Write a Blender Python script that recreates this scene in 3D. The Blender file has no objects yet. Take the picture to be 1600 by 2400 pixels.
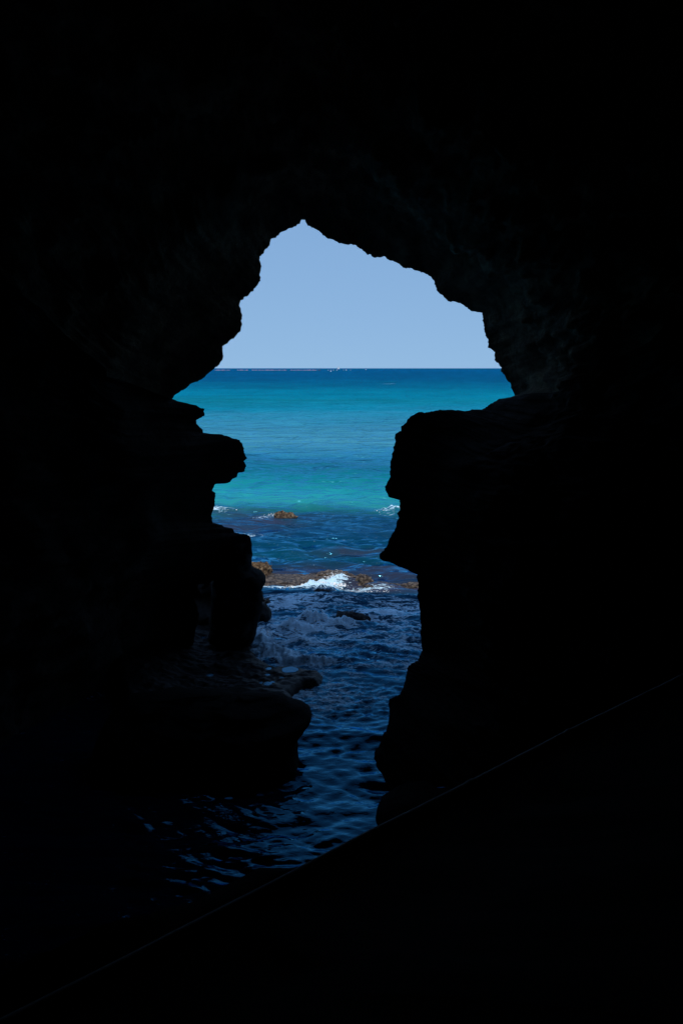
import bpy, math, random
import numpy as np
from mathutils import Vector

# ------------------------------------------------------------------ camera, sky, sun, exposure
scene = bpy.context.scene
C = scene.collection
R = math.radians
H = 6.0                                   # eye height above the sea
F = 2400 * 28 / 36.0                      # focal length in photo pixels
PITCH = math.atan(337 / F)
cam = bpy.data.objects.new('camera', bpy.data.cameras.new('camera'))
C.objects.link(cam)
cam.location = (0, 0, H)
cam.rotation_euler = (R(90) - PITCH, 0, 0)
cam.data.sensor_fit = 'VERTICAL'
cam.data.sensor_height = 36
cam.data.lens = 28
cam.data.clip_start = 0.05
cam.data.clip_end = 200000
scene.camera = cam

SUN_EL, SUN_AZ = R(66), R(8)              # sun stands high behind the viewer
world = bpy.data.worlds.new('World')
scene.world = world
world.use_nodes = True
wn = world.node_tree
bg = wn.nodes['Background']
sky = wn.nodes.new('ShaderNodeTexSky')
sky.sky_type = 'NISHITA'
sky.sun_disc = False
sky.sun_elevation = SUN_EL
sky.sun_rotation = R(180) - SUN_AZ
sky.altitude = 0
sky.air_density = 1.0
sky.dust_density = 0.6
sky.ozone_density = 8.0
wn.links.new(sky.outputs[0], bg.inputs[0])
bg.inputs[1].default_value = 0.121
# sky over the horizon read higher; unseen upper sky read lower, brightened to fill shade
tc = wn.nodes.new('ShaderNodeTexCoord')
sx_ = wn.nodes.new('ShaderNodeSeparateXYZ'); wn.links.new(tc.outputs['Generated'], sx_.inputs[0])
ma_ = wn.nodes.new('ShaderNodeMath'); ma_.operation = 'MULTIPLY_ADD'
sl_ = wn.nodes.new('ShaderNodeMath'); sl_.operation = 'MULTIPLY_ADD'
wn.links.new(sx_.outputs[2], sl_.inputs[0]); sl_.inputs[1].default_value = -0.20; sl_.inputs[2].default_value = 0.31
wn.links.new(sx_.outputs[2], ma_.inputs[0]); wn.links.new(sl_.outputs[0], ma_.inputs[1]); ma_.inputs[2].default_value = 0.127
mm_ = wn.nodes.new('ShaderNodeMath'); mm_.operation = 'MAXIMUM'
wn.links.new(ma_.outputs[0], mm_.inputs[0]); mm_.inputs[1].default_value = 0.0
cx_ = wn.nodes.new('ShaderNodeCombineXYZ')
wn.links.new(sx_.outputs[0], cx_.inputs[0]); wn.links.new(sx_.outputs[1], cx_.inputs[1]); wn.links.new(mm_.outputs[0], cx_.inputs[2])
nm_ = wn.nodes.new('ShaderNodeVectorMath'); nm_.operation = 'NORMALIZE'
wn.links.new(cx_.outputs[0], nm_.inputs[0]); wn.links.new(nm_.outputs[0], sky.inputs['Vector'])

sun = bpy.data.objects.new('sun', bpy.data.lights.new('sun', 'SUN'))
C.objects.link(sun)
sun.data.energy = 3.2
sun.data.angle = R(0.5)
sun.data.color = (1.0, 0.95, 0.88)
sv = Vector((math.sin(SUN_AZ) * math.cos(SUN_EL), -math.cos(SUN_AZ) * math.cos(SUN_EL), math.sin(SUN_EL)))
sun.rotation_euler = (-sv).to_track_quat('-Z', 'Y').to_euler()
sun.location = (0, -20, 40)

scene.view_settings.view_transform = 'Standard'
scene.view_settings.look = 'None'
scene.view_settings.exposure = 0.0
scene.view_settings.gamma = 1.0
scene.cycles.use_denoising = True
scene.cycles.max_bounces = 6
scene.cycles.diffuse_bounces = 3
scene.cycles.glossy_bounces = 3

# ------------------------------------------------------------------ helpers
rng = np.random.default_rng(7)

def ray(px, py):
    u = (px - 800) / F
    v = -(py - 1200) / F
    c, s = math.cos(PITCH), math.sin(PITCH)
    return u, c + v * s, -s + v * c       # x, y, z

def at(px, py, depth):
    x, y, z = ray(px, py)
    k = depth / y
    return np.array((x * k, depth, H + z * k))

def ground(px, py, z=0.0):
    x, y, dz = ray(px, py)
    k = (z - H) / dz
    return np.array((x * k, y * k, z))

_perm = np.concatenate([rng.permutation(512)] * 2)
_grad = rng.normal(size=(512, 3))
_grad /= np.linalg.norm(_grad, axis=1)[:, None]

def perlin(x, y, z):
    x, y, z = np.broadcast_arrays(np.asarray(x, float), np.asarray(y, float), np.asarray(z, float))
    xi, yi, zi = np.floor(x).astype(int), np.floor(y).astype(int), np.floor(z).astype(int)
    xf, yf, zf = x - xi, y - yi, z - zi
    fu = lambda t: t * t * t * (t * (t * 6 - 15) + 10)
    u, v, w = fu(xf), fu(yf), fu(zf)
    def g(a, b, c):
        h = _perm[(_perm[(_perm[(xi + a) & 511] + yi + b) & 511] + zi + c) & 511]
        gr = _grad[h & 511]
        return gr[..., 0] * (xf - a) + gr[..., 1] * (yf - b) + gr[..., 2] * (zf - c)
    x00 = g(0, 0, 0) * (1 - u) + g(1, 0, 0) * u
    x10 = g(0, 1, 0) * (1 - u) + g(1, 1, 0) * u
    x01 = g(0, 0, 1) * (1 - u) + g(1, 0, 1) * u
    x11 = g(0, 1, 1) * (1 - u) + g(1, 1, 1) * u
    return ((x00 * (1 - v) + x10 * v) * (1 - w) + (x01 * (1 - v) + x11 * v) * w) * 1.4

def fbm(x, y, z, octaves=4, gain=0.5, ridged=False):
    t, a, f = 0.0, 1.0, 1.0
    for _ in range(octaves):
        n = perlin(np.asarray(x) * f + 17.3 * f, np.asarray(y) * f - 5.1 * f, np.asarray(z) * f + 3.7)
        t = t + a * ((1 - 2 * np.abs(n)) if ridged else n)
        a *= gain
        f *= 2.03
    return t

def smooth(e0, e1, x):
    t = np.clip((np.asarray(x, float) - e0) / (e1 - e0), 0, 1)
    return t * t * (3 - 2 * t)

def obj(name, verts, faces, m, parent=None, shade=True):
    me = bpy.data.meshes.new(name)
    if isinstance(faces, np.ndarray):
        k = faces.shape[1]
        verts = np.asarray(verts, float)
        me.vertices.add(len(verts)); me.vertices.foreach_set('co', verts.ravel())
        me.loops.add(faces.size); me.loops.foreach_set('vertex_index', faces.ravel().astype(np.int32))
        me.polygons.add(len(faces)); me.polygons.foreach_set('loop_start', np.arange(0, faces.size, k, dtype=np.int32))
        me.update(calc_edges=True)
    else:
        me.from_pydata([tuple(map(float, v)) for v in verts], [], [tuple(map(int, f)) for f in faces])
        me.update()
    if shade:
        me.polygons.foreach_set('use_smooth', [True] * len(me.polygons))
    if m:
        me.materials.append(m)
    o = bpy.data.objects.new(name, me)
    C.objects.link(o)
    if parent:
        o.parent = parent
    return o

def tag(o, label, cat, group=None, kind=None):
    o['label'] = label
    o['category'] = cat
    if group:
        o['group'] = group
    if kind:
        o['kind'] = kind
    return o

def empty(name, loc):
    o = bpy.data.objects.new(name, None)
    C.objects.link(o)
    o.location = tuple(map(float, loc))
    return o

def grid_faces(nr, nc, wrap=False):
    i = np.arange(nr - 1)[:, None]
    j = np.arange(nc if wrap else nc - 1)[None, :]
    a = i * nc + j
    b = i * nc + (j + 1) % nc
    return np.stack([a, b, b + nc, a + nc], -1).reshape(-1, 4)

# ------------------------------------------------------------------ materials
def new_mat(name):
    m = bpy.data.materials.new(name)
    m.use_nodes = True
    return m, m.node_tree.nodes, m.node_tree.links, m.node_tree.nodes['Principled BSDF']

def rock_mat(name, dark, mid, light, scale, bump, rough=0.85, spec=0.3, wet_z=None):
    m, N, L, p = new_mat(name)
    geo = N.new('ShaderNodeNewGeometry')
    n1 = N.new('ShaderNodeTexNoise'); n1.inputs['Scale'].default_value = scale
    n1.inputs['Detail'].default_value = 9; n1.inputs['Roughness'].default_value = 0.65
    L.new(geo.outputs['Position'], n1.inputs['Vector'])
    r = N.new('ShaderNodeValToRGB')
    r.color_ramp.elements[0].position = 0.36; r.color_ramp.elements[0].color = (*dark, 1)
    r.color_ramp.elements[1].position = 0.66; r.color_ramp.elements[1].color = (*light, 1)
    e = r.color_ramp.elements.new(0.5); e.color = (*mid, 1)
    L.new(n1.outputs['Fac'], r.inputs['Fac'])
    col = r.outputs['Color']
    p.inputs['Roughness'].default_value = rough
    p.inputs['Specular IOR Level'].default_value = spec
    if wet_z is not None:
        s = N.new('ShaderNodeSeparateXYZ'); L.new(geo.outputs['Position'], s.inputs[0])
        n3 = N.new('ShaderNodeTexNoise'); n3.inputs['Scale'].default_value = 3.0
        L.new(geo.outputs['Position'], n3.inputs['Vector'])
        ad = N.new('ShaderNodeMath'); ad.operation = 'MULTIPLY_ADD'
        ad.inputs[1].default_value = 0.5; L.new(n3.outputs['Fac'], ad.inputs[0]); L.new(s.outputs['Z'], ad.inputs[2])
        mr = N.new('ShaderNodeMapRange')
        mr.inputs['From Min'].default_value = wet_z + 0.18; mr.inputs['From Max'].default_value = wet_z + 0.42
        L.new(ad.outputs[0], mr.inputs['Value'])
        mx = N.new('ShaderNodeMix'); mx.data_type = 'RGBA'
        L.new(mr.outputs[0], mx.inputs[0])
        mx.inputs[6].default_value = (dark[0] * .6 + .02, dark[1] * .6 + .008, dark[2] * .6 + .012, 1)
        L.new(col, mx.inputs[7]); col = mx.outputs[2]
        rr = N.new('ShaderNodeMapRange'); rr.inputs['To Min'].default_value = 0.25; rr.inputs['To Max'].default_value = rough
        L.new(mr.outputs[0], rr.inputs['Value']); L.new(rr.outputs[0], p.inputs['Roughness'])
    L.new(col, p.inputs['Base Color'])
    n2 = N.new('ShaderNodeTexNoise'); n2.inputs['Scale'].default_value = scale * 4
    n2.inputs['Detail'].default_value = 8; n2.inputs['Roughness'].default_value = 0.7
    L.new(geo.outputs['Position'], n2.inputs['Vector'])
    b = N.new('ShaderNodeBump'); b.inputs['Strength'].default_value = 0.9; b.inputs['Distance'].default_value = bump
    L.new(n2.outputs['Fac'], b.inputs['Height']); L.new(b.outputs[0], p.inputs['Normal'])
    return m

def plain_mat(name, col, rough=0.6, metal=0.0):
    m, N, L, p = new_mat(name)
    n = N.new('ShaderNodeTexNoise'); n.inputs['Scale'].default_value = 14; n.inputs['Detail'].default_value = 5
    r = N.new('ShaderNodeValToRGB')
    r.color_ramp.elements[0].color = (*[c * 0.75 for c in col], 1)
    r.color_ramp.elements[1].color = (*[min(1, c * 1.15) for c in col], 1)
    L.new(n.outputs['Fac'], r.inputs['Fac']); L.new(r.outputs['Color'], p.inputs['Base Color'])
    p.inputs['Roughness'].default_value = rough
    p.inputs['Metallic'].default_value = metal
    return m

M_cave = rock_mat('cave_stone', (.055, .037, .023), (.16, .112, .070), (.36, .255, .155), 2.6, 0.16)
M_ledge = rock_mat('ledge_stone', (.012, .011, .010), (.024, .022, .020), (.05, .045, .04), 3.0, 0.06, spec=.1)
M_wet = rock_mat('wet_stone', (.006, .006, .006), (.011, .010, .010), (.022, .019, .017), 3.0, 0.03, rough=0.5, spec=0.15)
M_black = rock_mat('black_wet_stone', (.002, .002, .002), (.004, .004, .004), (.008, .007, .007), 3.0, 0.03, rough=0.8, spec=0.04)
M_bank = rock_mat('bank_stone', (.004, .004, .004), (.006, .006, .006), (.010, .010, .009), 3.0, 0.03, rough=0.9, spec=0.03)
M_reef = rock_mat('reef_stone', (.025, .015, .010), (.13, .078, .038), (.46, .34, .21), 10.0, 0.12, rough=0.75, wet_z=-.02)
M_reefdark = rock_mat('weedy_stone', (.014, .010, .009), (.115, .082, .060), (.46, .37, .28), 13.0, 0.2, rough=0.5, wet_z=-.14)

m, N, L, p = new_mat('pool_water')
N.remove(p)
nz0 = N.new('ShaderNodeTexNoise'); nz0.inputs['Scale'].default_value = 9
bz0 = N.new('ShaderNodeBump'); bz0.inputs['Distance'].default_value = 0.004; L.new(nz0.outputs['Fac'], bz0.inputs['Height'])
d0 = N.new('ShaderNodeBsdfDiffuse'); d0.inputs['Color'].default_value = (.001, .008, .018, 1)
g0 = N.new('ShaderNodeBsdfGlossy'); g0.inputs['Color'].default_value = (.26, .64, .95, 1); g0.inputs['Roughness'].default_value = 0.03
L.new(bz0.outputs[0], g0.inputs['Normal'])
f0 = N.new('ShaderNodeFresnel'); f0.inputs['IOR'].default_value = 1.33; L.new(bz0.outputs[0], f0.inputs['Normal'])
t0 = N.new('ShaderNodeMath'); t0.operation = 'MULTIPLY'; t0.use_clamp = True; t0.inputs[1].default_value = 2.0; L.new(f0.outputs[0], t0.inputs[0])
w0 = N.new('ShaderNodeMixShader'); L.new(t0.outputs[0], w0.inputs[0]); L.new(d0.outputs[0], w0.inputs[1]); L.new(g0.outputs[0], w0.inputs[2])
L.new(w0.outputs[0], N['Material Output'].inputs['Surface'])
M_pool = m

# sea: colour of depth and sea bed comes from the mesh, foam likewise; ripples are bump on top of real waves
m, N, L, p = new_mat('sea_water')
M_sea = m
geo = N.new('ShaderNodeNewGeometry')
ab = N.new('ShaderNodeAttribute'); ab.attribute_name = 'body'
af = N.new('ShaderNodeAttribute'); af.attribute_name = 'foam'
ar = N.new('ShaderNodeAttribute'); ar.attribute_name = 'ripple'
N.remove(p)
arg = N.new('ShaderNodeAttribute'); arg.attribute_name = 'rough'
asp = N.new('ShaderNodeAttribute'); asp.attribute_name = 'gloss'
ach = N.new('ShaderNodeAttribute'); ach.attribute_name = 'chop'
afr = N.new('ShaderNodeAttribute'); afr.attribute_name = 'offshore'
def nz_tex(scale, sc3, detail, dist):
    mp = N.new('ShaderNodeMapping'); mp.inputs['Scale'].default_value = sc3
    L.new(geo.outputs['Position'], mp.inputs['Vector'])
    t = N.new('ShaderNodeTexNoise'); t.inputs['Scale'].default_value = scale; t.inputs['Detail'].default_value = detail
    t.inputs['Roughness'].default_value = 0.5; t.inputs['Distortion'].default_value = dist
    L.new(mp.outputs[0], t.inputs['Vector'])
    return t.outputs['Fac']
def mul(a, b_):
    q = N.new('ShaderNodeMath'); q.operation = 'MULTIPLY'
    for k_, v_ in ((0, a), (1, b_)):
        if isinstance(v_, float): q.inputs[k_].default_value = v_
        else: L.new(v_, q.inputs[k_])
    return q.outputs[0]
def add(a, b_):
    q = N.new('ShaderNodeMath'); q.operation = 'ADD'; L.new(a, q.inputs[0]); L.new(b_, q.inputs[1]); return q.outputs[0]
hr = mul(mul(nz_tex(5.0, (0.7, 1.4, 1.0), 3, 0.6), 0.05), ar.outputs['Fac'])
hc = mul(add(mul(nz_tex(1.2, (0.55, 1.3, 1.0), 2, 0.3), 0.40), mul(nz_tex(0.36, (0.9, 1.0, 1.0), 3, 0.4), mul(afr.outputs['Fac'], 2.6))), ach.outputs['Fac'])
b1 = N.new('ShaderNodeBump'); b1.inputs['Distance'].default_value = 1.0; b1.inputs['Strength'].default_value = 1.0
L.new(add(hr, hc), b1.inputs['Height'])
df = N.new('ShaderNodeBsdfDiffuse'); L.new(ab.outputs['Color'], df.inputs['Color']); L.new(b1.outputs[0], df.inputs['Normal'])
gl = N.new('ShaderNodeBsdfGlossy'); gl.inputs['Color'].default_value = (.13, .58, .90, 1)
L.new(arg.outputs['Fac'], gl.inputs['Roughness']); L.new(b1.outputs[0], gl.inputs['Normal'])
fr0 = N.new('ShaderNodeFresnel'); fr0.inputs['IOR'].default_value = 1.33; L.new(b1.outputs[0], fr0.inputs['Normal'])
fm = mul(fr0.outputs[0], asp.outputs['Fac'])
cl = N.new('ShaderNodeClamp'); L.new(fm, cl.inputs[0])
wmx = N.new('ShaderNodeMixShader'); L.new(cl.outputs[0], wmx.inputs[0]); L.new(df.outputs[0], wmx.inputs[1]); L.new(gl.outputs[0], wmx.inputs[2])
fo = N.new('ShaderNodeBsdfPrincipled')
fo.inputs['Base Color'].default_value = (.58, .84, 1.0, 1); fo.inputs['Roughness'].default_value = 0.9
fo.inputs['Specular IOR Level'].default_value = 0.1
nf = N.new('ShaderNodeTexNoise'); nf.inputs['Scale'].default_value = 7; nf.inputs['Detail'].default_value = 8
nf.inputs['Roughness'].default_value = 0.72; nf.inputs['Distortion'].default_value = 1.2
L.new(geo.outputs['Position'], nf.inputs['Vector'])
b2 = N.new('ShaderNodeBump'); b2.inputs['Strength'].default_value = 0.6; b2.inputs['Distance'].default_value = 0.10
L.new(nf.outputs['Fac'], b2.inputs['Height']); L.new(b2.outputs[0], fo.inputs['Normal'])
def lace(scale, width):                                              # thin winding filaments
    f0_ = nz_tex(scale, (0.55, 1.5, 1.0), 4, 2.2)
    q = N.new('ShaderNodeMath'); q.operation = 'SUBTRACT'; L.new(f0_, q.inputs[0]); q.inputs[1].default_value = 0.5
    w_ = N.new('ShaderNodeMath'); w_.operation = 'ABSOLUTE'; L.new(q.outputs[0], w_.inputs[0])
    r_ = N.new('ShaderNodeMapRange'); r_.inputs['From Min'].default_value = width; r_.inputs['From Max'].default_value = 0.0
    L.new(w_.outputs[0], r_.inputs['Value'])
    return r_.outputs[0]
tot = add(add(mul(lace(1.6, .10), .34), mul(lace(4.2, .12), .26)), add(mul(nf.outputs['Fac'], .75), mul(af.outputs['Fac'], 1.0)))
mr = N.new('ShaderNodeMapRange'); mr.inputs['From Min'].default_value = 0.93; mr.inputs['From Max'].default_value = 1.24
mr.interpolation_type = 'SMOOTHSTEP'
L.new(tot, mr.inputs['Value'])
mx = N.new('ShaderNodeMixShader')
L.new(mr.outputs[0], mx.inputs[0]); L.new(wmx.outputs[0], mx.inputs[1]); L.new(fo.outputs[0], mx.inputs[2])
L.new(mx.outputs[0], N['Material Output'].inputs['Surface'])

m, N, L, p = new_mat('white_foam')
M_foam = m
p.inputs['Base Color'].default_value = (.82, .84, .86, 1); p.inputs['Roughness'].default_value = 0.9
p.inputs['Subsurface Weight'].default_value = 0.0
n = N.new('ShaderNodeTexNoise'); n.inputs['Scale'].default_value = 20; n.inputs['Detail'].default_value = 6
r = N.new('ShaderNodeValToRGB')
r.color_ramp.elements[0].color = (.86, .88, .9, 1); r.color_ramp.elements[1].color = (.95, .95, .95, 1)
L.new(n.outputs['Fac'], r.inputs['Fac']); L.new(r.outputs['Color'], p.inputs['Base Color'])
b = N.new('ShaderNodeBump'); b.inputs['Distance'].default_value = 0.03
L.new(n.outputs['Fac'], b.inputs['Height']); L.new(b.outputs[0], p.inputs['Normal'])

# ------------------------------------------------------------------ the cave: outline of its mouth (photo pixels), each point with its own distance
VAULT_L = [(401.7,936),(408.7,924.9),(421.5,917.6),(443.8,903.5),(475.7,886.6),(491.6,870.7),(510.8,859.5),(520.3,846.8),(523.5,834),(522.5,822.8),(520.3,811.7),(536.3,798.3),(549,790),(561.8,779.8),(566.6,771.8),(565.9,754.3),(564.3,732),(561.1,716),(564.3,704.8),(574.5,695),(584,692),(595.3,679.3),(603.2,669.7),(607.4,660.2),(608,645.8),(610.2,631.5),(610.2,620.3),(608.3,609),(609.6,601.2),(617.6,595.4),(624,583.6),(631.9,575.7),(634.2,561.6),(644.7,555),(657.5,547),(671.8,539.6),(684.6,536.5),(694,531),(702.7,524),(703.7,519.9),(706.9,516)]
VAULT_R = [(715.8,515.7),(716.8,523),(727.6,531),(740.4,539),(756.3,550.8),(772.3,559.7),(791.4,567.7),(799,570),(811.9,570.6),(832.6,574.7),(840.6,583.6),(851.8,591.6),(860.4,599),(867.7,599),(883.6,603.7),(898,603),(906,609),(917,612.3),(939.4,621),(952,628.3),(977.7,636.3),(1000,644.2),(1011,650.6),(1016.6,657),(1018.5,665),(1024,674.5),(1030.3,688.9),(1041.5,698.4),(1052.7,705.8),(1075,709.6),(1083,714.4),(1095.7,717.6),(1098.9,725.5),(1114.8,732),(1127.6,734.5),(1130,747.9),(1134,767),(1137.8,786),(1142.6,798.9),(1143.5,814.8),(1157.9,826),(1158.8,843.5),(1167.4,854.7),(1172,862.7),(1171.6,870.6),(1183.4,883.4),(1193.6,896),(1197,912),(1207,929.6)]
RIGHT = [(1194,930.6),(1178.9,933),(1163.6,938.3),(1148.3,947),(1130.4,957.4),(1121.5,960.7),(1105,960),(1094.7,962.5),(1079.4,961),(1061.5,961.7),(1038.6,962),(1023.3,963),(1002.9,965.6),(982.4,967.6),(969.7,971.4),(957,979),(949.3,990.6),(941.6,999.5),(937.8,1009.7),(934,1009),(928.4,1016),(923.8,1035),(921.2,1050.5),(918.2,1073.5),(915.6,1088.8),(914.8,1109),(909.7,1120.7),(904.6,1133.4),(899.5,1144.9),(902,1152.5),(911,1162.8),(926.3,1167.3),(936.5,1171.7),(937,1183),(936.5,1193.4),(930,1203.6),(933.5,1213.8),(928.9,1229),(921.2,1241.8),(916,1257),(909.7,1268.6),(903.4,1282.7),(893,1291.6),(887.5,1296.5),(888.8,1311.8),(906.6,1315.7),(924.5,1322.6),(944.9,1331),(957.7,1337.3),(970.4,1342.5),(978,1343.7),(976.8,1352.7),(979.3,1365.4),(979.3,1380.7),(976.8,1401),(981.9,1419),(984.4,1439.4),(986.2,1454.7),(984.4,1482.8),(985.7,1505.7),(988.8,1522.3),(983.2,1536.3),(979.3,1549),(962.8,1555.5),(955,1563),(952.6,1582),(946,1605),(942.4,1618),(936,1627.6),(923.2,1635.5),(911,1640),(912,1672),(908.9,1697.7),(900.9,1720),(886.6,1745.6),(877,1763),(878.6,1787),(888,1806),(904,1831.7),(910.5,1850.8),(918.5,1866.7),(926,1885)]
LEFT = [(425,1720),(432,1640),(440,1560),(455,1500),(466,1440),(460,1420),(455,1405),(462,1372),(474,1356),(492,1364),(510,1356),(560,1340),(585,1318),(589.3,1296.5),(589.7,1282.7),(586,1267.3),(584.8,1255.9),(579,1253.3),(566.2,1252),(550.4,1249.5),(545.8,1239.8),(533,1237),(517.8,1231),(498.6,1226.5),(497.3,1218.9),(496,1206),(499.4,1193.4),(504.2,1175.5),(505,1155),(497.3,1150),(502.4,1137),(513.9,1130.9),(525.4,1132),(536.9,1130.9),(545.8,1123.2),(556.5,1118),(558.6,1107.9),(571.8,1105.4),(575.7,1092.6),(574.4,1081),(578.5,1073.5),(573,1060.7),(572.6,1050.5),(567.5,1040.3),(562.4,1031.9),(545.8,1026.3),(530.5,1022.4),(515.2,1016.8),(499.9,1018.6),(487,1018.6),(474.9,1014.8),(474.9,1007),(468,1002),(461,994.4),(460.4,985.5),(474.4,979.6),(481,974),(479.5,958.2),(466.7,952.3),(451.4,948.5),(436,943.9),(425.9,944.6),(415.7,940.8),(404.5,935.5)]

def depth_of(seg, pts):
    out = []
    for (x, y) in pts:
        if seg == 'V':
            out.append(15.3 - 0.7 * smooth(700, 1150, x))
        elif seg == 'R':
            out.append(float(np.interp(y, [930, 1150, 1340, 1520, 1640, 1763, 1867, 1890], [14.4, 13.7, 13.4, 13.0, 12.0, 11.0, 10.45, 10.4])))
        else:
            out.append(float(np.interp(y, [935, 1300, 1720], [15.5, 16.0, 16.0])))
    return out

P3, SEG = [], []
def add_seg(seg, pts):
    ds = depth_of(seg, pts)
    for (q, d) in zip(pts, ds):
        P3.append(at(q[0], q[1], d)); SEG.append(seg)
add_seg('V', VAULT_L + VAULT_R)
add_seg('R', RIGHT)
for q in [(1.2, 10.6, -1.2), (1.0, 11.5, -3.2), (-4.5, 15, -3.2), (-4.2, 16, -1.2)]:
    P3.append(np.array(q)); SEG.append('B')
add_seg('L', LEFT)
P3 = np.array(P3)
# resample the closed loop finely, add rock roughness that keeps the traced line
pts, seg = [], []
n = len(P3)
for i in range(n):
    a, b_ = P3[i], P3[(i + 1) % n]
    ln = np.linalg.norm(b_ - a)
    k = max(1, int(ln / (0.022 if SEG[i] != 'B' else 0.25)))
    for j in range(k):
        pts.append(a + (b_ - a) * j / k); seg.append(SEG[i])
prof = np.array(pts); seg = np.array(seg)
n = len(prof)
arc = np.concatenate([[0], np.cumsum(np.linalg.norm(np.diff(prof, axis=0), axis=1))])

def blur(a, sigma):
    k = int(sigma * 3)
    w = np.exp(-0.5 * (np.arange(-k, k + 1) / sigma) ** 2); w /= w.sum()
    pad = np.concatenate([a[-k:], a, a[:k]])
    return np.stack([np.convolve(pad[:, c], w, 'valid') for c in range(a.shape[1])], 1)

def normals2(a):
    t = np.roll(a, -1, 0) - np.roll(a, 1, 0)
    nx, nz = t[:, 2], -t[:, 0]
    l = np.hypot(nx, nz) + 1e-9
    return np.stack([-nx / l, -nz / l], 1)

nf_ = normals2(blur(prof, 5))
cen = np.array([-0.4, 4.0])
if np.mean(((prof[:, [0, 2]] - cen) * nf_).sum(1)) < 0:
    nf_ = -nf_
rough_amp = np.where(seg == 'B', 0, 1.0)
jit = (0.024 * fbm(prof[:, 0] * 5, prof[:, 1] * 5, prof[:, 2] * 5, 3, 0.6) + 0.016 * fbm(prof[:, 0] * 17, prof[:, 1] * 17, prof[:, 2] * 17, 3, 0.7)) * rough_amp
prof[:, 0] += nf_[:, 0] * jit
prof[:, 2] += nf_[:, 1] * jit
sm = blur(prof, 40)
sm2 = blur(prof, 110)
nrm = normals2(sm2)
if np.mean(((prof[:, [0, 2]] - cen) * nrm).sum(1)) < 0:
    nrm = -nrm
shift = blur(np.where((seg == 'V') & (prof[:, 0] > .2), .50, np.where(seg == 'R', .95, 1.25))[:, None], 30)[:, 0]
expo = blur(np.where((seg == 'V') & (prof[:, 0] > .2), 2.0, np.where(seg == 'R', 1.3, .8))[:, None], 30)[:, 0]
Q1 = sm.copy(); Q1[:, 0] += nrm[:, 0] * shift; Q1[:, 2] += nrm[:, 1] * shift * .9
Q1b = sm.copy(); Q1b[:, 0] += nrm[:, 0] * 1.25; Q1b[:, 2] += nrm[:, 1] * 1.05
dirv = sm2[:, [0, 2]] - cen
ang = np.arctan2(dirv[:, 1], dirv[:, 0])
Q2 = np.stack([-0.3 + 9.5 * np.cos(ang), np.zeros(n), np.clip(4.5 + 9.0 * np.sin(ang), -3.4, 13)], 1)

rings, rid = [], []
def put(P, amp, r, sc=0.9):
    P = P.copy()
    layer = fbm(P[:, 0] * .35, P[:, 1] * .35, P[:, 2] * 3.2, 3, 0.55)
    big = fbm(P[:, 0] * sc, P[:, 1] * sc, P[:, 2] * sc, 5, 0.52)
    d = amp * (0.35 + big * 0.9 + layer * 0.5 + 0.25 * fbm(P[:, 0] * 4, P[:, 1] * 4, P[:, 2] * 4, 3, .6, ridged=True))
    P[:, 0] += nrm[:, 0] * d; P[:, 2] += nrm[:, 1] * d
    P[:, 1] += amp * 0.5 * fbm(P[:, 0] * 1.3 + 9, P[:, 1] * 1.3, P[:, 2] * 1.3, 4)
    rings.append(P); rid.append(r)

def mixp(A, B, w):
    return A + (B - A) * w

# outside: cliff face, brow, hill top
ext = sm2.copy()
rad = np.stack([np.cos(ang), np.sin(ang)], 1)
e3 = np.stack([-0.4 + 60 * rad[:, 0], np.full(n, -30.0), np.where(rad[:, 1] > 0, 3 + 26 * rad[:, 1], -3.4)], 1); put(e3, 0.3, -9)
e2 = np.stack([-0.4 + 24 * rad[:, 0], 9 + 3 * np.abs(rad[:, 0]), np.where(rad[:, 1] > 0, 3.5 + 14 * rad[:, 1], -3.4)], 1); put(e2, 0.5, -8)
e1 = sm2.copy(); e1[:, 0] += nrm[:, 0] * 2.2; e1[:, 2] += nrm[:, 1] * 2.2
e1[:, 1] = np.maximum(sm2[:, 1] + 1.6, 16.4); e1[:, 2] = np.where(e1[:, 2] > 9.5, 9.5 + (e1[:, 2] - 9.5) * .6, e1[:, 2]); put(e1, 0.22, -7)
for k, w in ((5, .9), (4, .65), (3, .42), (2, .24), (1, .10)):
    Pb = mixp(prof, Q1b, w); Pb[:, 1] = prof[:, 1] + (0.05 + 1.1 * w ** 1.5); put(Pb, 0.10 * w, -k)
put(prof, 0.0, 0)
for k, (w, dy) in enumerate(((.05, .03), (.12, .07), (.2, .13), (.3, .21), (.42, .32), (.55, .46), (.7, .65), (.86, .9), (1.0, 1.15))):
    Pf = mixp(prof, Q1, w); Pf[:, 1] = prof[:, 1] - dy; put(Pf, 0.24 * w, k + 1)
base = Q1.copy(); base[:, 1] = prof[:, 1] - 1.15
for k, t in enumerate(np.linspace(0.012, 1, 84)):
    w = math.sin(t * math.pi / 2)
    Pm = mixp(base, Q2, (w ** expo)[:, None]); Pm[:, 1] = base[:, 1] + (5.0 - base[:, 1]) * t; put(Pm, 0.24 + 0.3 * w, 20 + k, 0.8)
for k, y in enumerate((3, 0.5, -2, -4.5, -7, -9, -10)):
    s = (1, 1, 1, .97, .85, .5, .08)[k]
    Pm = Q2.copy(); Pm[:, 0] = -0.3 + (Pm[:, 0] + .3) * s; Pm[:, 2] = 4.5 + (Pm[:, 2] - 4.5) * s; Pm[:, 1] = y
    put(Pm, 0.4 * s, 160 + k, 0.5)
V = np.concatenate(rings); nr = len(rings)
faces = grid_faces(nr, n, True)
fr = np.repeat(np.arange(nr - 1), n); fc = np.tile(np.arange(n), nr - 1)
frid = np.array(rid)[fr]
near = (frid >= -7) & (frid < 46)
own = np.where(near & (seg[fc] == 'R'), 1, np.where(near & (seg[fc] == 'L'), 2, 0))

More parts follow.
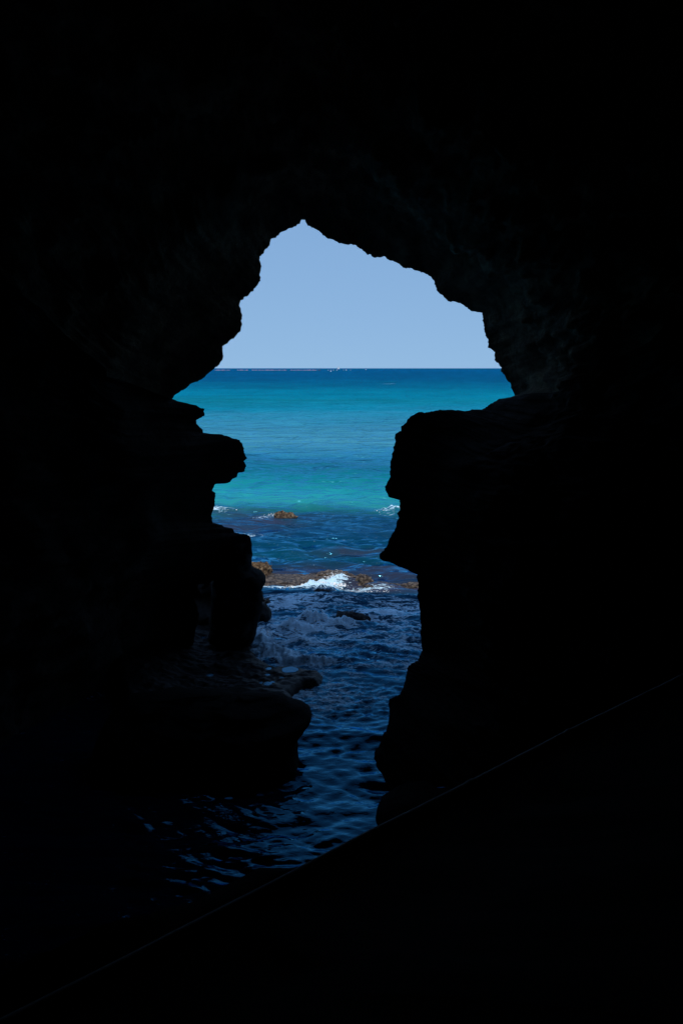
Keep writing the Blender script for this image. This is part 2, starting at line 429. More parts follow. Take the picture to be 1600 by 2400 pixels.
def sub(name, sel, m):
    f = faces[sel]
    u, inv = np.unique(f, return_inverse=True)
    return obj(name, V[u], inv.reshape(-1, 4), m)

o = sub('cave_vault', own == 0, M_cave)
tag(o, 'dark rough rock vault and walls of the sea cave arching over the opening', 'cave', kind='structure')
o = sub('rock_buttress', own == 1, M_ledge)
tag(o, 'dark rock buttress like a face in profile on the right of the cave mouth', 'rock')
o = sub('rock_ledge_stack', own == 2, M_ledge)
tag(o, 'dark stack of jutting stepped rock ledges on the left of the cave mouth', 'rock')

# rock bodies given as rows of (height row, left edge, right edge, distance, half thickness)
def row_rock(name, rows, m, amp, seed, ncirc=72, sub_=4, top=0.15):
    A = np.array(rows, float)
    ys = np.linspace(0, len(A) - 1, (len(A) - 1) * sub_ + 1)
    A = np.stack([np.interp(ys, np.arange(len(A)), A[:, c]) for c in range(5)], 1)
    vs = []
    th = np.linspace(0, 2 * math.pi, ncirc, endpoint=False)
    for (py, xl, xr, d, thick) in A:
        pl, pr = at(xl, py, d), at(xr, py, d)
        cx, rx, z = (pl[0] + pr[0]) / 2, (pr[0] - pl[0]) / 2, pl[2]
        c, s = np.cos(th), np.sin(th)
        ex = 0.8
        X = cx + rx * np.sign(c) * np.abs(c) ** ex
        Y = d + thick * np.sign(s) * np.abs(s) ** ex
        Z = np.full(ncirc, z)
        w = np.abs(s) ** 1.5
        nz_ = fbm(X * 1.6 + seed, Y * 1.6, Z * 3.0, 5, 0.55)
        X = X + amp * nz_ * c * 0.12
        Y = Y + amp * nz_ * s * (0.3 + w)
        Z = Z - 0.25 * thick * w * (1 if top else 0) * np.where(s > 0, 0.9, 0.4) * 0.6
        vs.append(np.stack([X, Y, Z], 1))
    nr_ = len(vs)
    v = np.concatenate(vs)
    f = [tuple(q) for q in grid_faces(nr_, ncirc, True)]
    v = np.vstack([v, vs[0].mean(0)[None], vs[-1].mean(0)[None]])
    for j in range(ncirc):
        f.append((len(v) - 2, (j + 1) % ncirc, j))
        f.append((len(v) - 1, (nr_ - 1) * ncirc + j, (nr_ - 1) * ncirc + (j + 1) % ncirc))
    return obj(name, v, f, m)

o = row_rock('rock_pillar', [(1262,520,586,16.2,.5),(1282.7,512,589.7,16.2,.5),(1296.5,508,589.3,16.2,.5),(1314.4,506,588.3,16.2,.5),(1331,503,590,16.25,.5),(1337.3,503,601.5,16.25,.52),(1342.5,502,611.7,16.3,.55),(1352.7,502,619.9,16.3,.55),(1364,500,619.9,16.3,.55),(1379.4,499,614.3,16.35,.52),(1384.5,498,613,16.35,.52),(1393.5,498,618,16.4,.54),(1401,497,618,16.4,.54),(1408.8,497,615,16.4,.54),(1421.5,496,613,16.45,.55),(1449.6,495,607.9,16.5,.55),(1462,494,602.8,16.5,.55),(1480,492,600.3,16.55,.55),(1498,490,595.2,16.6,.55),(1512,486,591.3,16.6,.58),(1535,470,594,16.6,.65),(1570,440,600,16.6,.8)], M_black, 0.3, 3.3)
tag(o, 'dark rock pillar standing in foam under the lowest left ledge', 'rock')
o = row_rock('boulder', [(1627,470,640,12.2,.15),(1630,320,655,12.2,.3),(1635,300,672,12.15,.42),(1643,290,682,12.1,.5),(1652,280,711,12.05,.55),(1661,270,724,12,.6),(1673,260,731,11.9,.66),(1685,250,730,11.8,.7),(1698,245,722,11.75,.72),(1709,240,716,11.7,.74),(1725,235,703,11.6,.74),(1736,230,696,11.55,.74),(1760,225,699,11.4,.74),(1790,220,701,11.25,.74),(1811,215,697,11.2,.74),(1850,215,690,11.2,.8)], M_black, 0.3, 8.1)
tag(o, 'big black rounded rock mass in the water below the wet shelf', 'boulder')
o = row_rock('waterside_rock', [(1868,935,1020,10.0,.2),(1872,918,1060,10.0,.3),(1876,906,1080,10,.4),(1886,893,1090,9.95,.5),(1908,882,1100,9.9,.55),(1924,877,1110,9.85,.6),(1946.5,875,1120,9.8,.62),(1975,872,1130,9.75,.65),(2020,868,1140,9.7,.7)], M_black, 0.25, 5.5)
tag(o, 'low dark rock at the foot of the right buttress behind the pipe', 'rock')

o = row_rock('shore_rock', [(1325,440,520,18.6,.3),(1345,425,545,18.6,.5),(1375,415,560,18.5,.6),(1410,405,568,18.4,.7),(1450,400,575,18.3,.8),(1500,395,580,18.2,.9)], M_ledge, 0.6, 14.2)
tag(o, 'grey shaded rock seen through the narrow gap left of the pillar', 'rock')

# ------------------------------------------------------------------ wet rock shelf with pools
shelf_px = [(400,1440),(520,1480),(591,1512),(604,1536),(616,1545),(637,1556),(655,1562),(690,1566),(712,1567),(745,1568),(763,1575),(757,1587),(745,1598),(714,1603),(691,1614),(685,1622),(689,1634),(707,1642),(713,1652),(724,1661),(700,1685),(560,1690),(300,1690),(260,1560)]
shelf_poly = np.array([ground(a, b_, 0.12)[:2] for a, b_ in shelf_px])

def poly_sd(X, Y, poly):
    d = np.full(X.shape, 1e9); inside = np.zeros(X.shape, bool)
    m_ = len(poly)
    for i in range(m_):
        a, b_ = poly[i], poly[(i + 1) % m_]
        e = b_ - a
        t = np.clip(((X - a[0]) * e[0] + (Y - a[1]) * e[1]) / (e @ e), 0, 1)
        d = np.minimum(d, np.hypot(X - a[0] - t * e[0], Y - a[1] - t * e[1]))
        c = ((a[1] > Y) != (b_[1] > Y)) & (X < (b_[0] - a[0]) * (Y - a[1]) / (b_[1] - a[1] + 1e-12) + a[0])
        inside ^= c
    return np.where(inside, d, -d)

pools = [(679,1572,20,7),(630,1567,7,3),(627,1581,6,2.2),(627,1608,10,4),(638,1600,6,2.5),(699,1657,11,4),(475,1450,7,2.5),(473,1475,8,3.5),(478,1506,6,2),(492,1580,8,3),(612,1606,4,2),(661,1590,5,1.5)]
shx = np.linspace(-7.5, 0.4, 300); shy = np.linspace(11.6, 19.5, 300)
X, Y = np.meshgrid(shx, shy)
sd = poly_sd(X, Y, shelf_poly) + 0.06 * fbm(X * 3, Y * 3, 0, 4)
Z = -0.5 + 0.66 * smooth(-0.35, 0.16, sd) + 0.10 * smooth(0, .5, sd) * (fbm(X * 1.5, Y * 2.5, 4, 5, .55) + .2) + 0.25 * smooth(-2.4, -4, X)
pz = []
for (a, b_, ra, rb) in pools:
    g = ground(a, b_, 0.15)
    wx = ra * g[1] * 1.06 / F; wy = rb * (g[1] ** 2 + 36) / (6 * F) * 1.02
    q = np.hypot((X - g[0]) / wx, (Y - g[1]) / wy)
    near_ = q < 1.35
    lev = max(0.06, float(np.median(Z[near_])) if near_.any() else 0.15)
    k = smooth(2.2, 1.1, q)
    Z = Z * (1 - k) + (lev - 0.05 + 0.045 * (q - .2)) * k
    pz.append((g, wx, wy, lev))
shelf = obj('rock_shelf', np.stack([X, Y, Z], -1).reshape(-1, 3), grid_faces(300, 300), M_wet)
tag(shelf, 'wet dark rock shelf with small pools between the pillar and the boulder', 'rock shelf')
for (g, wx, wy, lev) in pz:
    th = np.linspace(0, 2 * math.pi, 28, endpoint=False)
    wob = 1 + 0.22 * fbm(np.cos(th) * 1.3 + g[0] * 5, np.sin(th) * 1.3 + g[1] * 5, 0, 3)
    v = np.stack([g[0] + wx * wob * np.cos(th), g[1] + wy * wob * np.sin(th), np.full(28, lev)], 1)
    obj('pool', v, [tuple(range(28))], M_pool, shelf, shade=False)

# ------------------------------------------------------------------ sea
nrow = 1150
inv = np.linspace(1 / 3.6, 1 / 60000., nrow)
d_rows = 1 / inv
uc = np.concatenate([np.linspace(-1.6, -0.30, 36, endpoint=False), np.linspace(-0.30, 0.27, 400), np.linspace(0.27, 1.6, 37)[1:]])
D, U = np.meshgrid(d_rows, uc, indexing='ij')
X, Y = D * U, D
dx = np.maximum(D * 0.57 / 400, np.gradient(d_rows)[:, None])
wrng = np.random.default_rng(21)
Zw = np.zeros_like(D)
wx_ = 0.35 * fbm(X * .25, Y * .25, 1.0, 3); wy_ = 0.35 * fbm(X * .25, Y * .25, 7.0, 3)
def waves(lam0, lam1, cnt, steep, spread, main=R(-90)):
    out = np.zeros_like(D)
    for _ in range(cnt):
        lam = lam0 * (lam1 / lam0) ** wrng.random()
        th = main + wrng.normal() * spread
        k = 2 * math.pi / lam
        ph = k * ((X + wx_) * math.cos(th) + (Y + wy_) * math.sin(th)) + wrng.random() * 6.28
        fade = smooth(1.8, 4.5, lam / dx)
        s = np.sin(ph)
        out += steep / k / math.sqrt(cnt) * (s + 0.25 * np.cos(2 * ph)) * fade
    return out
calm = smooth(14.5, 12, D)                       # inside the cave
surf = smooth(14.0, 16.0, D) * smooth(22.0, 19.5, D)
open_ = smooth(19, 23, D)
gust = 0.75 + 0.5 * fbm(X * .6, Y * .6, 2.0, 3)
Zw += (calm * 1.0 + surf * .6 + open_ * .5) * gust * waves(0.14, 0.42, 44, 0.34, 0.40, R(-97))
Zw += (calm * 0.8 + surf * .9) * waves(0.42, 1.3, 36, 0.24, 0.42, R(-94))
Zw += open_ * waves(0.5, 1.9, 44, 0.36, 0.5, R(-95))
Zw += (calm * 0.25 + surf * .7 + open_ * .7) * waves(1.6, 4, 20, 0.12, 0.35)
Zw += open_ * waves(4, 14, 18, 0.03, 0.5) * (1 + 3 * smooth(60, 120, D))
# broken water round the shelf and reef
wq = .5 * fbm(X * 1.1, Y * 1.6, 14.0, 3)
turb = fbm(X * 1.3 + wq, Y * 3.4 + 1.5 * wq, 0.5, 5, 0.6, ridged=True)
Zw += 0.030 * smooth(12.85, 13.1, D + .12 * fbm(X * 1.5, 0, 6.0, 2)) * smooth(15.0, 14.2, D) * smooth(-1.0, -.6, X) * (fbm(X * 3.5 + wy_ * 3, Y * 8, 2.2, 4, .62) * 1.3)
Zw += surf * (0.03 * turb + 0.05 * fbm(X * 1.6 + wq, Y * 4.5, 21., 5, .6) + 0.06 * fbm(X * .9, Y * 1.1, 3.0, 3))
foam = np.zeros_like(D)
def hump(px, py, sx, sy, h, fm, rot=0.0):
    global Zw, foam
    g = ground(px, py)
    a, b_ = X - g[0], Y - g[1]
    c, s = math.cos(rot), math.sin(rot)
    wob = 0.25 * fbm(X * 2.5, Y * 2.5, px * .1, 3)
    q = ((a * c + b_ * s) / sx) ** 2 + ((-a * s + b_ * c) / sy) ** 2
    e = np.exp(-q * (1 + wob))
    Zw = Zw + h * e * (0.9 + 0.9 * fbm(X * 3.2 + wq, Y * 4, py * .1, 6, .62))
    foam = np.maximum(foam, fm * np.exp(-q * 0.7) * (1 + .5 * wob))
for a in [(735,1460,.42,.26,.26,.30),(690,1478,.75,.16,.16,.48),(800,1470,.35,.15,.16,.50),(612,1500,.28,.45,.20,.62),(620,1535,.45,.20,.14,.66),(660,1547,.5,.18,.12,.62),
          (700,1556,.5,.13,.10,.62),(735,1556,.30,.13,.13,.66),(700,1510,.35,.10,.14,.52),(650,1420,.7,.3,.06,.34),(870,1460,.5,.3,.05,.32),(900,1440,.7,.3,.04,.3),(680,1400,.8,.25,.03,.40),
          (748,1372,.46,.34,.13,1.4),(708,1378,.5,.10,.04,.7),(792,1362,.30,.20,.14,.8),(640,1379,.7,.08,.03,.55),(868,1384,.35,.14,.03,.28),
          (500,1193,.6,.24,.10,.60),(522,1193,.5,.2,.06,.34),(925,1197,.50,.25,.16,.72),(928,1206,.6,.25,.06,.36),(560,1254,1.0,.3,.03,.3),(590,1258,.4,.15,.03,.4),(700,1640,.3,.2,.02,.45),(760,1640,.9,.8,.02,.44),
          (860,1380,.6,.3,.03,.45),(625,1212,.5,.2,.02,.38),(760,1385,.45,.35,.14,.35),(822,1452,.55,.22,.14,.25)]:
    hump(*a)
foam += surf * smooth(21.0, 20.2, D) * (0.09 + 0.22 * smooth(0.1, 0.9, turb) + 0.20 * fbm(X * .8, Y * .8, 9., 3))
foam += 0.22 * smooth(13.2, 14.0, D) * smooth(15.5, 14.3, D) * smooth(-.1, .6, fbm(X * 1.6, Y * 2.2, 11., 4))
# whitecaps far out
cap = fbm(X * .018, Y * .03, 5.5, 4, 0.6)
foam += smooth(250, 500, D) * 1.1 * smooth(0.86, 1.05, cap)
# colour of the water body: sea bed and depth
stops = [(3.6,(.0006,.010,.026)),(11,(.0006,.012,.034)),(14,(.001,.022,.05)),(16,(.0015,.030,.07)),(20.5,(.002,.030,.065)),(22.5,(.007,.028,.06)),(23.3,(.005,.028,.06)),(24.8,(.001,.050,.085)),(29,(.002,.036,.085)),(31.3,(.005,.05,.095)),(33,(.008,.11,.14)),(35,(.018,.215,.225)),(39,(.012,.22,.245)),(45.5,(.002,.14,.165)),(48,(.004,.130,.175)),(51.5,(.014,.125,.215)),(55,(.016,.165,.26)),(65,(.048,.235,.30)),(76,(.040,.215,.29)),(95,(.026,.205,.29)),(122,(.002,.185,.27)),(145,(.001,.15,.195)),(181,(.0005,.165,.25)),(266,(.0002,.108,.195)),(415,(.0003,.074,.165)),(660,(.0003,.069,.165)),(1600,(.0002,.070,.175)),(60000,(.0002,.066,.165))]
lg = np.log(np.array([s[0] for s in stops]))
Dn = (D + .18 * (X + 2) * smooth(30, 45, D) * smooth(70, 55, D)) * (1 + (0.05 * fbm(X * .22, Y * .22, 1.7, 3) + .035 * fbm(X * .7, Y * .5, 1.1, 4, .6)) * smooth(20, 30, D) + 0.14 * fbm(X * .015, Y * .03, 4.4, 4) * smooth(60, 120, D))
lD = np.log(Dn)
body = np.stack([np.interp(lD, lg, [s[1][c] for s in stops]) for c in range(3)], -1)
streak = fbm(X * .10, Y * .16, 8.8, 5, 0.6)
body *= (1 + 0.18 * streak * smooth(24, 40, D))[..., None]
def bed(px, py, sx, sy, col, k=1.0):
    global body
    g = ground(px, py)
    q = ((X - g[0]) / sx) ** 2 + ((Y - g[1]) / sy) ** 2
    w = (k * np.clip(np.exp(-q) * (1 + 0.9 * fbm(X * 1.1, Y * 1.1, px * .07, 4)), 0, 1))[..., None]
    body = body * (1 - w) + np.array(col) * w
weed = (.030, .034, .060)
for a in [(620,1216,1.7,1.2,weed,.95),(560,1240,1.5,1.0,weed,.8),(540,1200,2.0,.9,(.02,.045,.08),.8),(790,1205,1.3,.8,(.012,.06,.10),.6),(705,1196,1.6,.45,(.006,.11,.095),.9),(820,1298,1.3,.5,weed,.7),(700,1345,1.6,.7,weed,.8),(900,1345,1.2,.7,weed,.7),(860,1375,1.4,.7,(.04,.035,.05),.8),(960,1378,1.0,.4,(.05,.035,.05),.8),
          (870,1240,1.5,1.0,(.010,.05,.095),.5)]:
    bed(*a)
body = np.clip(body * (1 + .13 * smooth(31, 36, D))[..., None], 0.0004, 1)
ripple = calm * .30 + surf * .55 + open_ * (.45 * smooth(70, 25, D) + .12) * smooth(4000, 150, D)
foamv = np.clip(foam, 0, 1.4)
verts = np.stack([X, Y, Zw * smooth(900, 200, D)], -1).reshape(-1, 3)
me = bpy.data.meshes.new('sea')
f = grid_faces(nrow, len(uc))
me.vertices.add(len(verts)); me.vertices.foreach_set('co', verts.ravel())
me.loops.add(f.size); me.loops.foreach_set('vertex_index', f[:, ::-1].ravel().astype(np.int32) if False else f.ravel().astype(np.int32))
me.polygons.add(len(f)); me.polygons.foreach_set('loop_start', np.arange(0, f.size, 4, dtype=np.int32))
me.polygons.foreach_set('loop_total', np.full(len(f), 4, np.int32))
me.update(calc_edges=True); me.validate()
me.polygons.foreach_set('use_smooth', np.ones(len(f), bool))
wrough = 0.05 + 0.24 * smooth(18, 45, D)
gloss = np.interp(lD, np.log([12, 16, 21, 25, 33, 36, 50, 65, 80, 110, 200, 60000]), [1.7, 1.6, 1.35, 1.1, .9, .85, .85, .85, .7, .45, .18, .08])
chop = open_ * (1 - .7 * smooth(1500, 6000, D))
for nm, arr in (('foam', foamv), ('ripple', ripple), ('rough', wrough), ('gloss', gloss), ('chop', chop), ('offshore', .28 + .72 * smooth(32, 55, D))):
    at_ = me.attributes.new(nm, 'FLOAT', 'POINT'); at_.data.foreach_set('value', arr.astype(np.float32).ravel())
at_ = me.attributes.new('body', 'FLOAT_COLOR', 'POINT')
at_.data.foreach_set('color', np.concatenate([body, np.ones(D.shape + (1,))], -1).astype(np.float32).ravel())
me.materials.append(M_sea)
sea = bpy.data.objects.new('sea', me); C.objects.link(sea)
tag(sea, 'turquoise and dark blue sea running from the horizon into the cave', 'sea', kind='structure')
me.update()
if me.polygons[0].normal.z < 0:
    me.flip_normals()

# ------------------------------------------------------------------ reef rocks
def ico(sub_):
    import bmesh
    bm = bmesh.new(); bmesh.ops.create_icosphere(bm, subdivisions=sub_, radius=1)
    bm.verts.ensure_lookup_table()
    v = np.array([q.co[:] for q in bm.verts]); f_ = [tuple(a.index for a in q.verts) for q in bm.faces]
    bm.free(); return v, f_
ICO5, ICO4, ICO2, ICO1 = ico(5), ico(4), ico(2), ico(1)

def rock(name, px, py, rx, ry, h, seed, m, label, sink=0.3, amp=.55, src=ICO5, fr_=2.2, flat=1.0):
    g = ground(px, py)
    v = src[0].copy()
    nn = fbm(v[:, 0] * fr_ * rx + seed, v[:, 1] * fr_ * ry, v[:, 2] * 1.5, 5, 0.55)
    rg = fbm(v[:, 0] * 6 * rx + seed, v[:, 1] * 6 * ry, v[:, 2] * 4, 4, 0.6, ridged=True)
    fine = fbm(v[:, 0] * 14 * rx + seed, v[:, 1] * 14 * ry, v[:, 2] * 6, 3, 0.6, ridged=True)
    v = v * (1 + amp * nn + 0.16 * rg + 0.07 * fine)[:, None]
    v[:, 2] = np.sign(v[:, 2]) * np.abs(v[:, 2]) ** flat
    v = v * np.array([rx, ry, h + sink])
    v[:, 2] -= sink
    v[:, 0] += g[0]; v[:, 1] += g[1]
    o = obj(name, v, src[1], m)
    return tag(o, label, 'rock')

rock('reef_rock', 655, 1360, 1.15, .85, .032, 1.2, M_reefdark, 'broad flat brown reef rock washed by foam beside the left pillar', fr_=1.6, amp=.35, sink=.10, flat=.55)
rock('reef_rock', 608, 1345, .36, .34, .22, 4.4, M_reef, 'sunlit tan knob of reef rock peeking past the left pillar', sink=.2, amp=.45)
rock('reef_rock', 738, 1360, .50, .42, .05, 9.7, M_reefdark, 'low dark brown reef rock just left of the white splash', amp=.4, sink=.10, flat=.6)
rock('reef_rock', 784, 1350, .46, .34, .08, 12.9, M_reefdark, 'brown weedy reef rock right behind the white splash', amp=.45, sink=.12, flat=.7)
rock('reef_rock', 848, 1364, .24, .24, .10, 15.1, M_reefdark, 'small round brown rock right of the white splash', amp=.4, sink=.12)
rock('reef_rock', 898, 1372, .42, .26, .035, 18.3, M_reefdark, 'thin reddish strip of reef rock barely above the water', amp=.45, sink=.08, flat=.6)
rock('reef_rock', 978, 1372, .34, .24, .06, 21.3, M_reefdark, 'small brown reef rock against the right rock buttress', amp=.45, sink=.10, flat=.7)
rock('sea_rock', 664, 1213, .50, .26, .075, 25.7, M_reef, 'lone orange brown rock in the sea before the turquoise water', amp=.5)
rock('washed_rock', 758, 1394, .30, .24, .08, 31.1, M_wet, 'small black rock with water pouring over it below the splash', src=ICO4, amp=.3)
rock('washed_rock', 822, 1458, .40, .26, .15, 34.1, M_wet, 'wide black rock in the shaded churning water', src=ICO4, amp=.4)
rock('shore_rock', 612, 1418, .22, .2, .16, 37.1, M_reefdark, 'small dark rock beside the left pillar above the churning foam', src=ICO4)
rock('shore_rock', 608, 1455, .22, .26, .22, 39.1, M_wet, 'dark wet rock against the left pillar in the churning foam', src=ICO4)

# ------------------------------------------------------------------ splash and spray (nobody could count the drops)
def spray(name, label, spots, seed):
    r_ = np.random.default_rng(seed)
    vs, fs, o0 = [], [], 0
    for (px, py, sx, sy, h, cnt, r0, r1) in spots:
        g = ground(px, py)
        for _ in range(cnt):
            u, w = r_.normal(size=2) * .5
            env = math.exp(-(u * u + w * w) * 1.3)
            z = h * env * r_.random() ** 1.6
            rad_ = r0 * (r1 / r0) ** (r_.random() ** 2.2) * (1.0 if z < h * .5 else .55)
            src = ICO2 if rad_ > .03 else ICO1
            v = src[0] * (1 + 0.45 * fbm(src[0][:, 0] * 2 + r_.random() * 99, src[0][:, 1] * 2, src[0][:, 2] * 2, 2))[:, None]
            v = v * rad_ * np.array([1.3, 1.0, .8]) + np.array([g[0] + u * sx, g[1] + w * sy, z + .01])
            vs.append(v); fs += [tuple(i + o0 for i in t) for t in src[1]]; o0 += len(v)
    o = obj(name, np.concatenate(vs), fs, M_foam)
    return tag(o, label, 'foam', kind='stuff')
spray('splash_foam', 'bright white sunlit splash of surf breaking on the reef', [(752,1375,.55,.26,.16,900,.006,.040),(788,1362,.45,.22,.36,700,.004,.022),(712,1378,.6,.10,.07,260,.005,.03),(640,1380,1.0,.10,.05,200,.004,.02),(870,1388,.7,.18,.04,160,.004,.018),(925,1199,.8,.22,.16,260,.006,.03),(503,1193,.6,.2,.10,120,.006,.03),(640,1209,.3,.2,.14,110,.005,.02)], 5)
spray('spray_foam', 'shaded bluish spray and foam churning round the left pillar', [(735,1466,.55,.30,.50,700,.004,.022),(690,1482,1.0,.18,.26,500,.004,.022),(610,1500,.4,.4,.42,900,.004,.020),(640,1545,.9,.18,.18,400,.004,.022),(735,1558,.4,.14,.2,220,.004,.018),(800,1474,.4,.16,.2,220,.004,.018),(690,1515,.5,.12,.2,200,.004,.018)], 6)

# ------------------------------------------------------------------ rock bank and pipe at the viewer's feet
PZ = H - 3.6
A = ground(-260, 2535, PZ); B = ground(1800, 1495, PZ)
pipe_px = [(25, 2390), (210, 2296), (400, 2198), (640, 2074), (873, 1952), (1100, 1838), (1332, 1717), (1600, 1585)]
PP = [ground(a, b_, PZ) for a, b_ in pipe_px]
PP = [PP[0] + (PP[0] - PP[1]) * 1.6] + PP + [PP[-1] + (PP[-1] - PP[-2]) * 1.2]
PP = np.array(PP)
def resamp(P, step):
    s = np.concatenate([[0], np.cumsum(np.linalg.norm(np.diff(P, axis=0), axis=1))])
    t = np.arange(0, s[-1], step)
    return np.stack([np.interp(t, s, P[:, c]) for c in range(3)], 1)
line = resamp(PP, 0.04)
nl = len(line)
tang = np.gradient(line, axis=0); tang /= np.linalg.norm(tang, axis=1)[:, None]
side = np.stack([tang[:, 1], -tang[:, 0], np.zeros(nl)], 1)      # towards the viewer
if np.mean(side[:, 1]) > 0: side = -side
# cross-section of the bank: (offset towards viewer, height relative to the pipe)
xs = [(-1.5, -4.5), (-0.75, -3.0), (-.5, -2.0), (-.34, -1.2), (-.22, -.55), (-.14, -.22), (-.07, -.07), (0.0, -.028), (.08, -.03), (.2, -.03), (.4, -.02), (.8, .1), (1.4, .4), (2.2, .9), (3.2, 1.5), (5.0, 2.0), (9.0, 2.0)]
vs = []
pxl = 800 + F * line[:, 0] / (line[:, 1] * math.cos(PITCH) + 3.6 * math.sin(PITCH))
bul = smooth(-300, 100, pxl) * smooth(800, 660, pxl)
for (o_, z_) in xs:
    kz = bul * (.9 if -.6 < o_ < -.05 else 0)
    q = line + side * (o_ * (1 + .25 * kz))[:, None]
    q[:, 2] += z_ * (1 - kz * (1 if o_ > -.3 else .6))
    if -.6 < o_ < -.1: q[:, 2] += .30 * smooth(540, 250, pxl) * smooth(-.1, -.34, o_)
    a = 0.02 + 0.12 * smooth(.05, .8, abs(o_))
    if o_ >= -.07 and o_ < .3: a = .006
    nz = fbm(q[:, 0] * 1.4, q[:, 1] * 1.4, q[:, 2] * 1.4, 4)
    q = q + side * (-np.abs(nz) * a * 1.6 if o_ < 0 else 0 * nz)[:, None]
    if o_ >= .3: q[:, 2] += nz * a
    vs.append(q)
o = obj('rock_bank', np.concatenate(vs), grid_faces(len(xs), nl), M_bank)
tag(o, 'black rock bank sloping across the bottom under the pipe', 'rock bank')
M_pipe = plain_mat('dull_pipe', (.24, .24, .23), 0.95, 0.0)
def tube(P, rad_, k=12):
    t = np.gradient(P, axis=0); t /= np.linalg.norm(t, axis=1)[:, None]
    up = np.array([0, 0, 1.0]); s_ = np.cross(t, up); s_ /= np.linalg.norm(s_, axis=1)[:, None]; u_ = np.cross(s_, t)
    th = np.linspace(0, 2 * math.pi, k, endpoint=False)
    v = P[:, None, :] + rad_ * (np.cos(th)[None, :, None] * s_[:, None, :] + np.sin(th)[None, :, None] * u_[:, None, :])
    return v.reshape(-1, 3), grid_faces(len(P), k, True)
sag = line.copy(); sag[:, 2] += 0.006 * fbm(line[:, 0] * .9, line[:, 1] * .9, 0, 2)
v, f_ = tube(sag, 0.032)
pipe = obj('pipe', v, f_, M_pipe)
tag(pipe, 'thin grey pipe running diagonally along the edge of the rock bank', 'pipe')
for (a, b_, w_) in ((1102, 1838, .022), (1332, 1717, .02)):
    g = ground(a, b_, PZ)
    i = int(np.argmin(np.linalg.norm(line - g, axis=1)))
    v, f_ = tube(sag[i - 1:i + 2], 0.039, 14)
    n0 = len(v)
    # ear and bolt of the clamp
    c0 = sag[i] + np.array([0, 0, .016])
    bx = np.array([[sx * .008, sy * .006, sz * .016 + .014] for sx in (-1, 1) for sy in (-1, 1) for sz in (-1, 1)]) + c0
    fb = [(0, 1, 3, 2), (4, 6, 7, 5), (0, 4, 5, 1), (2, 3, 7, 6), (0, 2, 6, 4), (1, 5, 7, 3)]
    v = np.vstack([v, bx]); f_ = [tuple(q) for q in f_] + [tuple(i_ + n0 for i_ in q) for q in fb]
    obj('pipe_clamp', v, f_, M_pipe, pipe)

# ------------------------------------------------------------------ far out: sailing boat, fishing boat, net floats and buoys
M_sail = plain_mat('sail_cloth', (.80, .80, .78), 0.8)
M_hull = plain_mat('white_hull', (.70, .71, .72), 0.4)
M_dark = plain_mat('dark_hull', (.04, .05, .09), 0.5)
M_pink = plain_mat('faded_pink_float', (.62, .40, .46), 0.8)
M_buoy = plain_mat('white_buoy', (.80, .80, .80), 0.5)
def hull(name, L_, W_, h_, m, parent):
    st = np.linspace(-1, 1, 13); v = []
    for s in st:
        w = W_ / 2 * (1 - max(0, s) ** 2.2) * (1 - .25 * max(0, -s) ** 2) + .02
        sh = .25 * h_ * s * s
        for (a, zz) in ((-1, h_ + sh), (-.85, .25 * h_), (0, -.4 * h_), (.85, .25 * h_), (1, h_ + sh), (0, h_ * .9 + sh)):
            v.append((s * L_ / 2, a * w, zz))
    f_ = [tuple(q) for q in grid_faces(13, 6, True)] + [tuple(range(6)), tuple(range(77, 71, -1))]
    return obj(name, v, f_, m, parent)
g = ground(793, 865.4)
s = g[1] / F
boat = empty('sailing_boat', (g[0], g[1], 0)); boat.rotation_euler = (R(0), R(0), R(20))
tag(boat, 'tiny white sailing boat leaning on the horizon', 'boat')
hull('hull', 5.5 * s, 1.8 * s, 1.0 * s, M_hull, boat)
v, f_ = tube(np.array([(0, 0, .8 * s), (.3 * s, 0, 4 * s), (.7 * s, 0, 8 * s)]), .07 * s, 8); obj('mast', v, f_, M_hull, boat)
def sail(name, pts):
    p0 = np.array(pts, float); v = []; f_ = []
    for off in (-.02 * s, .02 * s):
        for a in range(5):
            for c in range(5):
                q = p0[0] * (1 - a / 4) + p0[1] * (a / 4) * (1 - c / 4) + p0[2] * (a / 4) * (c / 4)
                v.append(q + np.array([0, .25 * s * math.sin(math.pi * c / 4) * a / 4 + off, 0]))
    gf = grid_faces(5, 5); f_ = [tuple(q) for q in gf] + [tuple(q[::-1] + 25) for q in gf]
    obj(name, v, f_, M_sail, boat)
sail('mainsail', [(.65 * s, 0, 7.8 * s), (.05 * s, 0, 1.6 * s), (-2.4 * s, .3 * s, 1.5 * s)])
sail('jib', [(.6 * s, 0, 7.0 * s), (2.5 * s, 0, 1.3 * s), (.3 * s, .2 * s, 1.5 * s)])

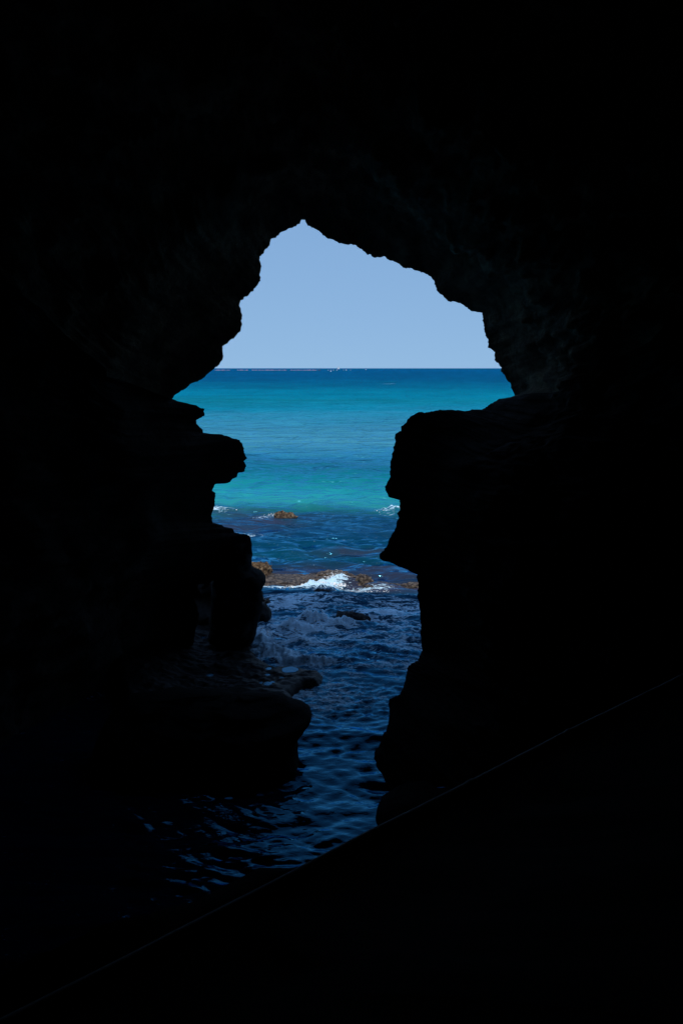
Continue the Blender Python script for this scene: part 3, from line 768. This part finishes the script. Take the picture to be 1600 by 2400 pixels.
g = ground(748, 868.4); s = g[1] / F
fb_ = empty('fishing_boat', (g[0], g[1], 0))
tag(fb_, 'tiny dark fishing boat at the end of the pink float lines', 'boat')
hull('hull', 6 * s, 2 * s, 1.2 * s, M_dark, fb_)
bx = np.array([[sx * .9 * s - 1.2 * s, sy * .7 * s, 1.1 * s + (sz + 1) * .7 * s] for sx in (-1, 1) for sy in (-1, 1) for sz in (-1, 1)])
obj('cabin', bx, [(0, 1, 3, 2), (4, 6, 7, 5), (0, 4, 5, 1), (2, 3, 7, 6), (0, 2, 6, 4), (1, 5, 7, 3)], M_dark, fb_, shade=False)

lines = [(503, 540, 'leftmost far pink float line beside the left rock, under the horizon'), (556, 582, 'short pale far float line, second from the left rock'), (590, 602, 'shortest far pink float line, left of the long one'),
         (604, 672, 'longest far pink float line in the middle of the row'), (680, 742, 'far pink float line ending at the dark fishing boat')]
for (x0, x1, lab) in lines:
    a, b_ = ground(x0, 868.2), ground(x1, 868.2)
    lr = np.random.default_rng(int(x0))
    k = int((x1 - x0) * 5)
    t = np.linspace(0, 1, k)
    P = a[None] + (b_ - a)[None] * t[:, None]
    P[:, 1] += 9 * fbm(t * (x1 - x0) * .12, 0, x0, 3); P[:, 2] = .6
    v, f_ = tube(P, 1.0, 10)
    rr = .2 + 1.0 * np.clip(fbm(t * (x1 - x0) * .45, 3.3, x0, 3) + .35, 0, 1) * (.6 + .4 * np.abs(np.sin(t * (x1 - x0) * 2.6)))
    v = (v.reshape(k, 10, 3) - P[:, None]) * rr[:, None, None] + P[:, None]
    o = obj('float_line', v.reshape(-1, 3), f_, M_pink)
    tag(o, lab, 'float line', 'net float lines below the horizon')
bv, bf = ICO2
bme = None
for i, (x, y, r0) in enumerate([(769,868.2,1.5),(775.5,868,1.3),(781.5,868,1.5),(789,868.2,1.7),(805,868,1.2),(811,868.2,1.9),(821,868,1.2),(775,871,1.3),(857,867,1.9)]):
    g = ground(x, y)
    if bme is None:
        o = obj('buoy', bv * np.array([1, 1, 1.0]) + np.array([0, 0, .35]), bf, M_buoy); bme = o.data
    else:
        o = bpy.data.objects.new('buoy', bme); C.objects.link(o)
    o.location = (g[0], g[1], 0); o.scale = (r0 * .75, r0 * .75, r0 * .75)
    tag(o, 'tiny white buoy in the far row right of the dark fishing boat', 'buoy', 'white buoys below the horizon')
